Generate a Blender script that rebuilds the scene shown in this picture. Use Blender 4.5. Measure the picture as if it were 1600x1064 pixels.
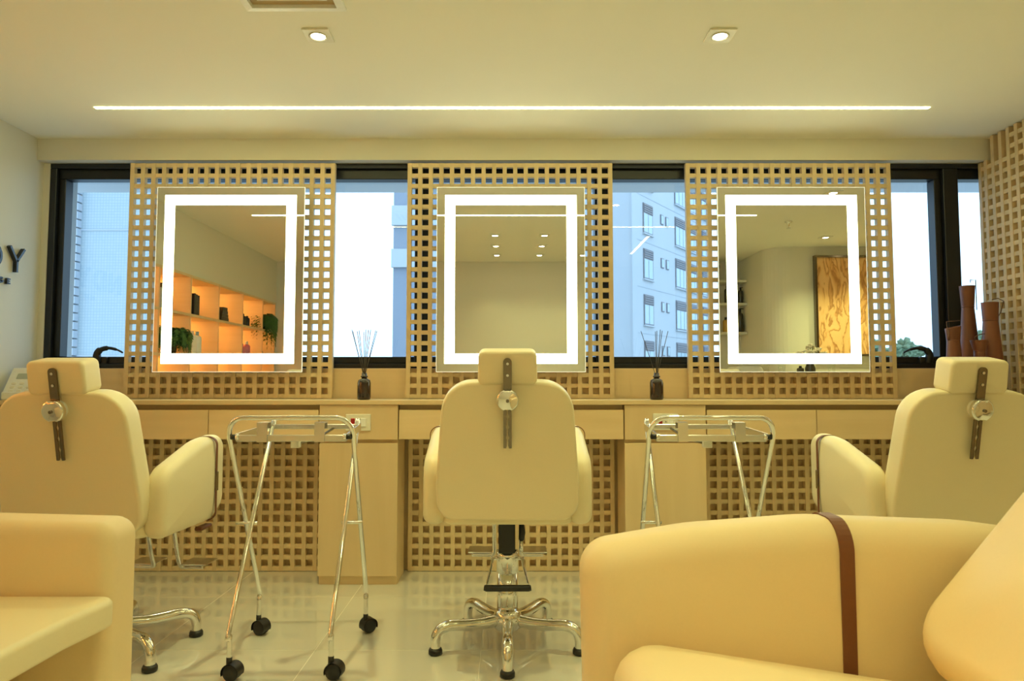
import bpy, bmesh, math, random
from mathutils import Vector, Matrix
R = math.radians
random.seed(7)
for o in list(bpy.data.objects):
    bpy.data.objects.remove(o)
S = bpy.context.scene
C = S.collection

# ------------------------------------------------------------------ camera
cam = bpy.data.cameras.new('camera')
cam.sensor_width = 36.0
cam.lens = 36.0 * 1067.0 / 1600.0
cam.shift_x = 7.0 / 1600.0
cam.clip_start = 0.02
cam.clip_end = 500
cam.dof.use_dof = True
cam.dof.focus_distance = 3.0
cam.dof.aperture_fstop = 9.0
camo = bpy.data.objects.new('camera', cam)
C.objects.link(camo)
camo.location = (0, 0, 0.974)
camo.rotation_euler = (R(90 + 3.326), 0, 0)
S.camera = camo

# ------------------------------------------------------------------ world, exposure
w = bpy.data.worlds.new('world')
S.world = w
w.use_nodes = True
bg = w.node_tree.nodes['Background']
bg.inputs[0].default_value = (0.52, 0.77, 1.0, 1)
bg.inputs[1].default_value = 2.2
S.view_settings.view_transform = 'Standard'
S.view_settings.look = 'None'
S.view_settings.exposure = 0.3
S.view_settings.gamma = 1.0
S.view_settings.use_curve_mapping = False
try:
    S.cycles.use_denoising = True
    S.cycles.max_bounces = 10
    S.cycles.diffuse_bounces = 6
    S.cycles.glossy_bounces = 6
    S.cycles.transparent_max_bounces = 16
    S.cycles.sample_clamp_indirect = 8.0
    S.cycles.caustics_reflective = False
    S.cycles.caustics_refractive = False
except Exception:
    pass
WARM = (1.0, 0.99, 0.42)
AMBER = (1.0, 0.50, 0.13)
K_STRIP, K_MIRROR, K_SPOT, K_NICHE = 15.0, 6.6, 24.0, 45.0

# ------------------------------------------------------------------ materials
MATS = {}
def _new(name):
    m = bpy.data.materials.new(name)
    m.use_nodes = True
    MATS[name] = m
    return m, m.node_tree.nodes, m.node_tree.links, m.node_tree.nodes['Principled BSDF']
def plain(name, col, rough=0.5, metal=0.0, spec=0.5, bump=0.0, bscale=60.0, coat=0.0, var=0.06):
    m, N, L, b = _new(name)
    b.inputs['Roughness'].default_value = rough
    b.inputs['Metallic'].default_value = metal
    b.inputs['Specular IOR Level'].default_value = spec
    b.inputs['Coat Weight'].default_value = coat
    b.inputs['Coat Roughness'].default_value = 0.02
    tc = N.new('ShaderNodeTexCoord')
    nz = N.new('ShaderNodeTexNoise'); nz.inputs['Scale'].default_value = bscale
    nz.inputs['Detail'].default_value = 3.0
    L.new(tc.outputs['Object'], nz.inputs['Vector'])
    mx = N.new('ShaderNodeMix'); mx.data_type = 'RGBA'
    c1 = tuple(c * (1 - var) for c in col); c2 = tuple(min(1, c * (1 + var)) for c in col)
    mx.inputs[6].default_value = (*c1, 1); mx.inputs[7].default_value = (*c2, 1)
    L.new(nz.outputs['Fac'], mx.inputs[0])
    L.new(mx.outputs[2], b.inputs['Base Color'])
    if bump:
        bp = N.new('ShaderNodeBump'); bp.inputs['Strength'].default_value = bump
        bp.inputs['Distance'].default_value = 0.002
        L.new(nz.outputs['Fac'], bp.inputs['Height']); L.new(bp.outputs[0], b.inputs['Normal'])
    return m
def wood(name, c1, c2, scale=(22, 22, 1.2), rough=0.45, var=True):
    m, N, L, b = _new(name)
    b.inputs['Roughness'].default_value = rough
    tc = N.new('ShaderNodeTexCoord')
    mp = N.new('ShaderNodeMapping'); mp.inputs['Scale'].default_value = scale
    oi = N.new('ShaderNodeObjectInfo')
    L.new(tc.outputs['Object'], mp.inputs['Vector'])
    ad = N.new('ShaderNodeVectorMath'); ad.operation = 'ADD'
    L.new(mp.outputs[0], ad.inputs[0])
    sc = N.new('ShaderNodeMath'); sc.operation = 'MULTIPLY'; sc.inputs[1].default_value = 31.0
    L.new(oi.outputs['Random'], sc.inputs[0]); L.new(sc.outputs[0], ad.inputs[1])
    nz = N.new('ShaderNodeTexNoise'); nz.inputs['Scale'].default_value = 1.0
    nz.inputs['Detail'].default_value = 5.0; nz.inputs['Distortion'].default_value = 0.6
    L.new(ad.outputs[0], nz.inputs['Vector'])
    rp = N.new('ShaderNodeValToRGB')
    rp.color_ramp.elements[0].position = 0.3; rp.color_ramp.elements[0].color = (*c1, 1)
    rp.color_ramp.elements[1].position = 0.72; rp.color_ramp.elements[1].color = (*c2, 1)
    L.new(nz.outputs['Fac'], rp.inputs[0])
    hs = N.new('ShaderNodeHueSaturation')
    mr = N.new('ShaderNodeMapRange'); mr.inputs[3].default_value = 0.93; mr.inputs[4].default_value = 1.07
    L.new(oi.outputs['Random'], mr.inputs[0]); L.new(mr.outputs[0], hs.inputs['Value'])
    L.new(rp.outputs[0], hs.inputs['Color']); L.new(hs.outputs[0], b.inputs['Base Color'])
    bp = N.new('ShaderNodeBump'); bp.inputs['Strength'].default_value = 0.08
    bp.inputs['Distance'].default_value = 0.001
    L.new(nz.outputs['Fac'], bp.inputs['Height']); L.new(bp.outputs[0], b.inputs['Normal'])
    return m
def emit(name, col, k):
    m, N, L, b = _new(name)
    b.inputs['Base Color'].default_value = (0.9, 0.9, 0.88, 1)
    b.inputs['Emission Color'].default_value = (*col, 1)
    b.inputs['Emission Strength'].default_value = k
    return m
def thin_glass(name, tint, refl=1.0):
    m, N, L, b = _new(name)
    out = N['Material Output']; N.remove(b)
    tr = N.new('ShaderNodeBsdfTransparent'); tr.inputs[0].default_value = (*tint, 1)
    gl = N.new('ShaderNodeBsdfGlossy'); gl.inputs['Roughness'].default_value = 0.0
    gl.inputs['Color'].default_value = (refl, refl, refl, 1)
    lw = N.new('ShaderNodeLayerWeight'); lw.inputs['Blend'].default_value = 0.5
    pw = N.new('ShaderNodeMath'); pw.operation = 'POWER'; pw.inputs[1].default_value = 5.0
    fr = N.new('ShaderNodeMath'); fr.operation = 'MULTIPLY_ADD'; fr.inputs[1].default_value = 0.93; fr.inputs[2].default_value = 0.07
    L.new(lw.outputs['Facing'], pw.inputs[0]); L.new(pw.outputs[0], fr.inputs[0])
    mx = N.new('ShaderNodeMixShader')
    L.new(fr.outputs[0], mx.inputs[0]); L.new(tr.outputs[0], mx.inputs[1]); L.new(gl.outputs[0], mx.inputs[2])
    L.new(mx.outputs[0], out.inputs['Surface'])
    return m

plain('paint', (0.73, 0.71, 0.62), 0.75, bscale=3, var=0.015)
plain('ceiling_paint', (0.88, 0.87, 0.80), 0.8, bscale=3, var=0.015)
plain('tile', (0.69, 0.67, 0.60), 0.035, spec=0.75, bscale=2.5, var=0.03, coat=0.6)
plain('grout', (0.78, 0.75, 0.66), 0.7)
wood('oak', (0.71, 0.54, 0.31), (0.78, 0.61, 0.38), (9, 9, 0.8))
wood('oak_across', (0.71, 0.54, 0.31), (0.78, 0.61, 0.38), (0.8, 9, 14))
wood('lattice_oak', (0.71, 0.55, 0.32), (0.78, 0.62, 0.39), (20, 20, 20))
wood('lattice_back', (0.56, 0.36, 0.19), (0.62, 0.42, 0.24), (8, 8, 1))
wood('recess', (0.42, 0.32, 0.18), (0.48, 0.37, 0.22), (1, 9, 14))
plain('leather', (0.79, 0.70, 0.48), 0.42, spec=0.4, bump=0.05, bscale=260, var=0.02)
plain('sofa_leather', (0.80, 0.64, 0.39), 0.5, spec=0.35, bump=0.04, bscale=220, var=0.02)
plain('brown_leather', (0.17, 0.055, 0.02), 0.45, bump=0.1, bscale=150)
plain('chrome', (0.82, 0.82, 0.80), 0.07, 1.0, var=0.01)
plain('satin_steel', (0.70, 0.70, 0.68), 0.22, 1.0, var=0.02)
plain('dark_metal', (0.24, 0.20, 0.155), 0.2, 0.95)
plain('black_plastic', (0.012, 0.012, 0.013), 0.4)
plain('black_frame', (0.008, 0.009, 0.012), 0.35)
plain('black_gloss', (0.006, 0.006, 0.008), 0.08)
plain('ivory_plastic', (0.80, 0.78, 0.68), 0.35)
plain('white_plastic', (0.85, 0.86, 0.83), 0.35)
plain('grey_plastic', (0.42, 0.47, 0.42), 0.3)
plain('red_plastic', (0.35, 0.012, 0.015), 0.3)
plain('amber_bottle', (0.022, 0.010, 0.006), 0.08, coat=0.5)
plain('reed', (0.05, 0.042, 0.035), 0.6)
wood('terracotta', (0.13, 0.043, 0.022), (0.21, 0.075, 0.040), (14, 14, 3), 0.38)
plain('wire', (0.16, 0.09, 0.06), 0.4, 0.6)
plain('mirror', (0.84, 0.86, 0.82), 0.0, 1.0, var=0.0)
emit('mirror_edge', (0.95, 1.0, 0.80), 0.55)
plain('mirror_back', (0.5, 0.5, 0.48), 0.5)
emit('led_mirror', (1.0, 1.0, 0.64), K_MIRROR)
emit('led_strip', WARM, K_STRIP)
emit('led_spot', (1.0, 0.86, 0.55), 25.0)
emit('led_niche', AMBER, K_NICHE)
thin_glass('window_glass', (0.86, 0.93, 0.97))
thin_glass('clear_glass', (0.93, 0.95, 0.93))
plain('green_leaf', (0.05, 0.14, 0.03), 0.5, var=0.4, bscale=20)
plain('tree_leaf', (0.19, 0.25, 0.14), 0.8, var=0.5, bscale=4)
plain('bark', (0.12, 0.08, 0.05), 0.8)
plain('soil', (0.05, 0.035, 0.02), 0.9)
plain('towel', (0.80, 0.78, 0.70), 0.95, bump=0.6, bscale=300)
plain('petal', (0.82, 0.74, 0.62), 0.7)
plain('pink', (0.62, 0.20, 0.30), 0.3)
plain('blue_cap', (0.30, 0.42, 0.55), 0.3)
plain('dark_bottle', (0.05, 0.045, 0.03), 0.15)
plain('gold_liquid', (0.55, 0.33, 0.06), 0.15)
plain('render_white', (0.50, 0.52, 0.55), 0.85, bscale=0.6, var=0.04)
plain('concrete', (0.42, 0.45, 0.50), 0.85, bscale=0.5, var=0.08)
plain('concrete_dark', (0.27, 0.30, 0.36), 0.85, bscale=0.5, var=0.08)
plain('louvre', (0.20, 0.19, 0.21), 0.6)
plain('far_glass', (0.42, 0.52, 0.58), 0.15)
plain('ground', (0.35, 0.36, 0.33), 0.9, bscale=0.3)
# mosaic facade
m, N, L, b = _new('mosaic')
b.inputs['Roughness'].default_value = 0.35
tc = N.new('ShaderNodeTexCoord')
mp = N.new('ShaderNodeMapping'); mp.inputs['Rotation'].default_value = (R(90), 0, 0)
br = N.new('ShaderNodeTexBrick'); br.offset = 0.0
br.inputs['Color1'].default_value = (0.36, 0.42, 0.45, 1); br.inputs['Color2'].default_value = (0.39, 0.44, 0.46, 1)
br.inputs['Mortar'].default_value = (0.30, 0.36, 0.40, 1)
br.inputs['Scale'].default_value = 1.0; br.inputs['Mortar Size'].default_value = 0.004
br.inputs['Brick Width'].default_value = 0.04; br.inputs['Row Height'].default_value = 0.04
L.new(tc.outputs['Object'], mp.inputs[0]); L.new(mp.outputs[0], br.inputs['Vector']); L.new(br.outputs['Color'], b.inputs['Base Color'])
# wrinkled amber artwork
m, N, L, b = _new('artwork')
b.inputs['Roughness'].default_value = 0.6
tc = N.new('ShaderNodeTexCoord')
mp = N.new('ShaderNodeMapping'); mp.inputs['Scale'].default_value = (9, 9, 3.2); mp.inputs['Rotation'].default_value = (0, R(-28), 0)
L.new(tc.outputs['Object'], mp.inputs[0])
nz = N.new('ShaderNodeTexNoise'); nz.inputs['Scale'].default_value = 1.0; nz.inputs['Detail'].default_value = 9; nz.inputs['Distortion'].default_value = 0.7
L.new(mp.outputs[0], nz.inputs['Vector'])
rp = N.new('ShaderNodeValToRGB'); e = rp.color_ramp.elements
LT, MD, DK = (0.95, 0.58, 0.26, 1), (0.84, 0.45, 0.17, 1), (0.50, 0.22, 0.07, 1)
e[0].position = 0.28; e[0].color = LT; e[1].position = 0.80; e[1].color = LT
for ps, cl in ((0.38, MD), (0.43, DK), (0.46, LT), (0.54, LT), (0.58, MD), (0.61, DK), (0.64, LT)):
    q = e.new(ps); q.color = cl
L.new(nz.outputs['Fac'], rp.inputs[0]); L.new(rp.outputs[0], b.inputs['Base Color'])
bp = N.new('ShaderNodeBump'); bp.inputs['Strength'].default_value = 0.8; bp.inputs['Distance'].default_value = 0.02
L.new(nz.outputs['Fac'], bp.inputs['Height']); L.new(bp.outputs[0], b.inputs['Normal'])

# ------------------------------------------------------------------ helpers
def link(o, parent=None):
    C.objects.link(o)
    if parent is not None:
        o.parent = parent
    return o
def tag(o, label=None, cat=None, group=None, kind=None):
    if label: o['label'] = label
    if cat: o['category'] = cat
    if group: o['group'] = group
    if kind: o['kind'] = kind
    return o
def empty(name, loc=(0, 0, 0), rz=0.0):
    o = bpy.data.objects.new(name, None)
    o.location = loc; o.rotation_euler = (0, 0, rz); o.empty_display_size = 0.05
    return link(o)
def thing(name, label, cat, loc=(0, 0, 0), rz=0.0, group=None):
    return tag(empty(name, loc, rz), label, cat, group)
class MB:
    def __init__(s): s.v = []; s.f = []; s.sm = []
    def add(s, vs, fs, smooth=False):
        k = len(s.v); s.v += [tuple(p) for p in vs]
        s.f += [tuple(i + k for i in q) for q in fs]; s.sm += [smooth] * len(fs)
        return s
    def box(s, x0, x1, y0, y1, z0, z1):
        v = [(x0, y0, z0), (x1, y0, z0), (x1, y1, z0), (x0, y1, z0), (x0, y0, z1), (x1, y0, z1), (x1, y1, z1), (x0, y1, z1)]
        return s.add(v, [(3, 2, 1, 0), (4, 5, 6, 7), (0, 1, 5, 4), (1, 2, 6, 5), (2, 3, 7, 6), (3, 0, 4, 7)])
    def rbox(s, x0, x1, y0, y1, z0, z1, r=0.004, seg=2):
        bm = bmesh.new()
        bmesh.ops.create_cube(bm, size=1.0)
        for q in bm.verts:
            q.co = Vector(((x0 + x1) / 2 + q.co.x * (x1 - x0), (y0 + y1) / 2 + q.co.y * (y1 - y0), (z0 + z1) / 2 + q.co.z * (z1 - z0)))
        bmesh.ops.bevel(bm, geom=list(bm.edges), offset=r, segments=seg, profile=0.5, affect='EDGES')
        bm.verts.index_update()
        s.add([q.co for q in bm.verts], [[q.index for q in f.verts] for f in bm.faces], False)
        bm.free(); return s
    def tube(s, pts, r, seg=10, closed=False, sx=1.0, caps=True):
        pts = [Vector(p) for p in pts]; n = len(pts)
        rr = r if isinstance(r, (list, tuple)) else [r] * n
        tang = []
        for i in range(n):
            if closed: t = pts[(i + 1) % n] - pts[i - 1]
            else: t = pts[min(i + 1, n - 1)] - pts[max(i - 1, 0)]
            tang.append(t.normalized())
        up = Vector((0, 0, 1)) if abs(tang[0].z) < 0.9 else Vector((1, 0, 0))
        nrm = (up - tang[0] * up.dot(tang[0])).normalized()
        vs = []
        for i in range(n):
            nrm = (nrm - tang[i] * nrm.dot(tang[i])).normalized()
            bn = tang[i].cross(nrm)
            for j in range(seg):
                a = 2 * math.pi * j / seg
                vs.append(pts[i] + nrm * (math.cos(a) * rr[i]) + bn * (math.sin(a) * rr[i] * sx))
        fs = []
        for i in range(n if closed else n - 1):
            for j in range(seg):
                a = i * seg + j; b2 = i * seg + (j + 1) % seg; k = ((i + 1) % n) * seg
                fs.append((a, b2, k + (j + 1) % seg, k + j))
        s.add(vs, fs, True)
        if caps and not closed:
            k = len(s.v) - len(vs)
            s.f += [tuple(k + j for j in reversed(range(seg))), tuple(k + (n - 1) * seg + j for j in range(seg))]; s.sm += [False, False]
        return s
    def lathe(s, prof, c=(0, 0, 0), seg=24, axis='z'):
        vs = []; n = len(prof)
        for (r, h) in prof:
            for j in range(seg):
                a = 2 * math.pi * j / seg; x, y = r * math.cos(a), r * math.sin(a)
                p = (x, y, h) if axis == 'z' else ((h, x, y) if axis == 'x' else (y, h, x))
                vs.append((p[0] + c[0], p[1] + c[1], p[2] + c[2]))
        fs = []
        for i in range(n - 1):
            for j in range(seg):
                fs.append((i * seg + j, i * seg + (j + 1) % seg, (i + 1) * seg + (j + 1) % seg, (i + 1) * seg + j))
        s.add(vs, fs, True)
        k = len(s.v) - len(vs)
        if prof[0][0] > 1e-5: s.f.append(tuple(k + j for j in reversed(range(seg)))); s.sm.append(False)
        if prof[-1][0] > 1e-5: s.f.append(tuple(k + (n - 1) * seg + j for j in range(seg))); s.sm.append(False)
        return s
    def puff(s, outline, c0, c1, r0, r1, fn, crown0=0.0, crown1=0.0, seg=6):
        """outline: CCW 2D points (a,b); extruded along c with rounded edges; fn maps (a,b,c) to xyz"""
        n = len(outline); nor = []
        for i in range(n):
            p, q = outline[i - 1], outline[(i + 1) % n]
            dx, dy = q[0] - p[0], q[1] - p[1]; l = math.hypot(dx, dy) or 1
            nor.append((dy / l, -dx / l))
        cx = sum(p[0] for p in outline) / n; cy = sum(p[1] for p in outline) / n
        rings = []
        def ins(d): return [(p[0] - q[0] * d, p[1] - q[1] * d) for p, q in zip(outline, nor)]
        bot = ins(r0); top = ins(r1)
        for t in (0.25, 0.5, 0.75):
            rings.append(([(cx + (p[0] - cx) * t, cy + (p[1] - cy) * t) for p in bot], c0 - crown0 * (1 - t * t)))
        for i in range(seg + 1):
            a = math.pi / 2 * i / seg
            rings.append((ins(r0 * (1 - math.sin(a))), c0 + r0 * (1 - math.cos(a))))
        for i in range(seg + 1):
            a = math.pi / 2 * i / seg
            rings.append((ins(r1 * (1 - math.cos(a))), c1 - r1 * (1 - math.sin(a))))
        for t in (0.75, 0.5, 0.25):
            rings.append(([(cx + (p[0] - cx) * t, cy + (p[1] - cy) * t) for p in top], c1 + crown1 * (1 - t * t)))
        vs = [fn(cx, cy, c0 - crown0)]
        for pts, h in rings: vs += [fn(p[0], p[1], h) for p in pts]
        vs.append(fn(cx, cy, c1 + crown1))
        fs = [(0, 1 + (j + 1) % n, 1 + j) for j in range(n)]
        for i in range(len(rings) - 1):
            for j in range(n):
                a = 1 + i * n + j; b2 = 1 + i * n + (j + 1) % n
                fs.append((a, b2, b2 + n, a + n))
        last = len(vs) - 1; k = 1 + (len(rings) - 1) * n
        fs += [(last, k + j, k + (j + 1) % n) for j in range(n)]
        return s.add(vs, fs, True)
    def mesh(s, name):
        me = bpy.data.meshes.new(name)
        me.from_pydata([tuple(p) for p in s.v], [], s.f)
        me.polygons.foreach_set('use_smooth', s.sm)
        me.validate()
        bm = bmesh.new(); bm.from_mesh(me)
        bmesh.ops.recalc_face_normals(bm, faces=list(bm.faces)); bm.to_mesh(me); bm.free()
        me.update(); return me
    def build(s, name, mat, parent=None, loc=None, rz=None):
        me = s.mesh(name); me.materials.append(MATS[mat])
        o = bpy.data.objects.new(name, me); link(o, parent)
        if loc: o.location = loc
        if rz: o.rotation_euler.z = rz
        return o
def share(name, me, parent, loc=(0, 0, 0)):
    o = bpy.data.objects.new(name, me); o.location = loc
    return link(o, parent)
def structure(name, mb, mat, label=None):
    return tag(mb.build(name, mat), label, None, None, 'structure')
def round_poly(pts, radii, seg=6):
    out = []; n = len(pts)
    for i in range(n):
        p = Vector(pts[i]); a = Vector(pts[i - 1]) - p; b2 = Vector(pts[(i + 1) % n]) - p
        r = radii[i] if isinstance(radii, (list, tuple)) else radii
        la, lb = a.length, b2.length; a.normalize(); b2.normalize()
        ang = math.acos(max(-1, min(1, a.dot(b2))))
        d = min(r / math.tan(ang / 2), la * 0.49, lb * 0.49); rr = d * math.tan(ang / 2)
        bis = (a + b2)
        if bis.length < 1e-4: out.append(tuple(p)); continue
        cen = p + bis.normalized() * (rr / math.sin(ang / 2))
        s0 = p + a * d - cen; s1 = p + b2 * d - cen
        a0 = math.atan2(s0.y, s0.x); a1 = math.atan2(s1.y, s1.x); da = (a1 - a0 + math.pi) % (2 * math.pi) - math.pi
        for k in range(seg + 1):
            t = a0 + da * k / seg; out.append((cen.x + rr * math.cos(t), cen.y + rr * math.sin(t)))
    dense = []
    for i in range(len(out)):                       # even out long straight runs
        p, q = out[i], out[(i + 1) % len(out)]; l = math.hypot(q[0] - p[0], q[1] - p[1]); k = max(1, int(l / 0.05))
        for j in range(k): dense.append((p[0] + (q[0] - p[0]) * j / k, p[1] + (q[1] - p[1]) * j / k))
    clean = []
    for p in dense:
        if not clean or math.hypot(p[0] - clean[-1][0], p[1] - clean[-1][1]) > 1e-5: clean.append(p)
    return clean
def smooth_path(pts, k=6):
    P = [Vector(p) for p in pts]; out = []
    for i in range(len(P) - 1):
        p0 = P[max(i - 1, 0)]; p1 = P[i]; p2 = P[i + 1]; p3 = P[min(i + 2, len(P) - 1)]
        for j in range(k):
            t = j / k
            out.append(0.5 * ((2 * p1) + (p2 - p0) * t + (2 * p0 - 5 * p1 + 4 * p2 - p3) * t * t + (3 * p1 - p0 - 3 * p2 + p3) * t ** 3))
    out.append(P[-1]); return out

# ------------------------------------------------------------------ room numbers (metres)
XL, XR, XF = -2.485, 2.555, 4.0        # left wall, wall behind right lattice, far right wall
YW = 3.545                              # face of lattices and beam
YB = -0.35                              # back wall
ZC = 2.25                               # ceiling
ZT = 0.878                              # worktop

# ------------------------------------------------------------------ floor and its tiles
fl = structure('floor', MB().box(-2.485, XF, YB, 3.62, -0.06, -0.0005), 'grout', 'polished beige porcelain tile floor')
gx = [-0.096 + 0.6 * k for k in range(-5, 8)]; gy = [2.53 + 0.605 * k for k in range(-6, 3)]
g = 0.0015
for i in range(len(gx) - 1):
    for j in range(len(gy) - 1):
        x0, x1 = max(gx[i], XL) + g, min(gx[i + 1], XF) - g; y0, y1 = max(gy[j], YB) + g, min(gy[j + 1], 3.60) - g
        if x1 - x0 > 0.02 and y1 - y0 > 0.02:
            MB().box(x0, x1, y0, y1, -0.0006, 0.0).build('tile', 'tile', fl)

# ------------------------------------------------------------------ walls and ceiling
structure('ceiling', MB().box(-2.9, XF + 0.1, YB - 0.1, 4.0, ZC, ZC + 0.1), 'ceiling_paint', 'smooth painted ceiling')
NY0, NY1, NZ0, NZ1, ND = -0.33, 2.62, 0.84, 1.80, 0.30
structure('wall_left', MB().box(XL - 0.4, XL, NY1, 3.70, 0, ZC).box(XL - 0.4, XL, YB - 0.1, NY0, 0, ZC)
          .box(XL - 0.4, XL, NY0, NY1, 0, NZ0).box(XL - 0.4, XL, NY0, NY1, NZ1, ZC), 'paint', 'painted left wall with open shelf niches')
bw = MB().box(XL, 2.50, YB - 0.1, YB, 0, ZC)
structure('wall_back', bw, 'paint', 'plain painted back wall')
arc = [(2.50, YB - 0.1), (2.50, 0.27)] + [(2.70 - 0.2 * math.cos(R(a)), 0.27 + 0.2 * math.sin(R(a))) for a in range(10, 91, 10)] + [(XF, 0.47), (XF, YB - 0.1)]
mb = MB(); n = len(arc)
mb.add([(x, y, 0) for x, y in arc] + [(x, y, ZC) for x, y in arc], [(i, (i + 1) % n, n + (i + 1) % n, n + i) for i in range(n)] + [tuple(range(n)), tuple(range(n, 2 * n))])
structure('wall_curved', mb, 'paint', 'painted wall with a rounded corner')
structure('wall_far_right', MB().box(XF, XF + 0.1, 0.4, 2.6, 0, ZC), 'paint')
structure('wall_right', MB().box(XR, XR + 0.09, 2.46, 3.598, 0, ZC).box(XR + 0.09, XF + 0.1, 2.46, 2.60, 0, ZC), 'lattice_back', 'warm wood backing behind the right lattice')
structure('wall_header', MB().box(XL, XR, YW, 3.60, 2.135, ZC).box(XL, 2.72, 3.60, 3.70, 2.135, ZC), 'paint', 'painted beam above the windows')
structure('wall_front', MB().box(XL, XR, 3.582, 3.60, 0, 1.036).box(XL, 2.72, 3.60, 3.70, 0, 1.036), 'oak_across', 'pale wood panel under the windows')
structure('wall_window_jamb', MB().box(XL, -2.45, 3.60, 3.70, 1.036, 2.135), 'paint', 'narrow painted strip beside the left window')

# ------------------------------------------------------------------ window band
win = tag(empty('window_1', (0, 3.66, 1.036)), 'black framed band of windows across the wall', None, None, 'structure')
def wbar(name, x0, x1, y0, y1, z0, z1, mat='black_frame'):
    return MB().rbox(x0, x1, y0 - 3.66, y1 - 3.66, z0 - 1.036, z1 - 1.036, 0.003, 1).build(name, mat, win)
wx = [-2.45, 2.555]
wbar('frame', -2.45, 2.72, 3.60, 3.70, 1.038, 1.062); wbar('frame', -2.45, 2.72, 3.60, 3.70, 2.108, 2.133)
wbar('frame', -2.45, -2.415, 3.60, 3.70, 1.062, 2.108); wbar('frame', 2.68, 2.72, 3.60, 3.70, 1.062, 2.108)
for x0, x1 in ((-0.494, -0.420), (0.466, 0.545), (2.333, 2.412)):
    wbar('mullion', x0, x1, 3.60, 3.70, 1.062, 2.108)
panes = [(-2.415, -0.494), (-0.420, 0.466), (0.545, 2.333), (2.412, 2.68)]
for i, (x0, x1) in enumerate(panes):
    wbar('sash', x0, x1, 3.625, 3.69, 1.062, 1.098); wbar('sash', x0, x1, 3.625, 3.69, 2.055, 2.108)
    xa, xb = x0, x1
    if i == 0: wbar('sash', x0, x0 + 0.035, 3.625, 3.69, 1.098, 2.055); xa = x0 + 0.035
    if i == 2: wbar('sash', x1 - 0.035, x1, 3.625, 3.69, 1.098, 2.055); xb = x1 - 0.035
    p = MB().add([(xa, 0.015, 0.062), (xb, 0.015, 0.062), (xb, 0.015, 1.02), (xa, 0.015, 1.02)], [(0, 1, 2, 3)]).build('pane', 'window_glass', win)
def whandle(xb, d):
    mb = MB().tube(smooth_path([(xb, -0.05, 0.03), (xb, -0.06, 0.075), (xb + d * 0.02, -0.062, 0.098), (xb + d * 0.06, -0.062, 0.107), (xb + d * 0.105, -0.060, 0.098), (xb + d * 0.135, -0.058, 0.082)]), [0.02] * 6 + [0.018] * 6 + [0.013] * 6 + [0.008] * 6 + [0.005] * 6 + [0.003], 8)
    mb.rbox(xb - 0.045, xb + 0.045, -0.052, -0.03, 0.02, 0.062, 0.006, 2)
    mb.build('handle', 'black_plastic', win)
whandle(-2.165, 1); whandle(2.225, -1)

# ------------------------------------------------------------------ lattices
SW, HO = 0.0215, 0.0340
def slat_mesh(nm, x, y, z, mat='lattice_oak'):
    me = MB().box(-x / 2, x / 2, -y / 2, y / 2, -z / 2, z / 2).mesh(nm); me.materials.append(MATS[mat]); return me
def lattice(label, x0, ncol, z0, nrow, hx, hz, y=YW, edge=0.0, group='square hole timber lattices'):
    wdt = ncol * SW + (ncol - 1) * hx; hgt = nrow * SW + (nrow - 1) * hz
    t = thing('lattice_panel', label, 'lattice', (x0 + wdt / 2, y + 0.014, z0), 0, group)
    mv = slat_mesh('upright_slat', SW, 0.028, hgt); mh = slat_mesh('cross_slat', wdt - 0.002, 0.024, SW)
    for i in range(ncol): share('upright_slat', mv, t, (-wdt / 2 + SW / 2 + i * (SW + hx), 0, hgt / 2))
    for j in range(nrow): share('cross_slat', mh, t, (0, 0.001, SW / 2 + j * (SW + hz) if 0 < j < nrow - 1 else (SW / 2 + 0.0005 if j == 0 else hgt - SW / 2 - 0.0005)))
    return t
hz_u = (2.120 - ZT - 0.003 - 23 * SW) / 22
hx_u = (1.080 - 20 * SW) / 19
for x0, lb in ((-1.990, 'tall square hole wood lattice behind the left lit mirror'), (-0.527, 'tall square hole wood lattice behind the middle lit mirror'), (0.940, 'tall square hole wood lattice behind the right lit mirror')):
    lattice(lb, x0, 20, ZT + 0.0015, 23, hx_u, hz_u)
hz_l = 0.0350
lattice('low wood lattice under the worktop left of the left cabinet', XL + 0.012, 28, 0.002, 13, (1.555 - 28 * SW) / 27, hz_l)
lattice('low wood lattice in the knee space behind the middle chair', -0.510, 20, 0.002, 13, (1.060 - 20 * SW) / 19, hz_l)
lattice('low wood lattice under the worktop right of the right cabinet', 0.962, 28, 0.002, 13, (1.555 - 28 * SW) / 27, hz_l)
# right wall lattice, faces the room
t = thing('lattice_wall', 'full height square hole wood lattice covering the right wall', 'lattice', (2.535, 3.06, 0), 0, 'square hole timber lattices')
NR = 41; pz = 2.246 / 40.6
mh1 = slat_mesh('cross_slat', 0.026, 1.12, SW); mh2 = slat_mesh('cross_slat', 0.026, 0.90, SW)
for j in range(NR):
    z = 0.003 + SW / 2 + j * pz * 0.9895
    if z < 2.12: share('cross_slat', mh1, t, (0.001, -0.02, z))
    else: share('cross_slat', mh2, t, (0.001, -0.02 - 0.11, z))
mv1 = slat_mesh('upright_slat', 0.030, SW, 2.244); mv2 = slat_mesh('upright_slat', 0.030, SW, 2.128)
for i in range(21):
    yy = -0.57 + i * 0.0555
    if yy + 3.06 + SW / 2 < YW - 0.002: share('upright_slat', mv1, t, (0, yy, 1.1245))
    elif i == 20: share('upright_slat', mv2, t, (0, 0.527, 1.067))
    elif yy + 3.06 < 3.57: share('upright_slat', mv2, t, (0, yy, 1.067))

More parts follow.
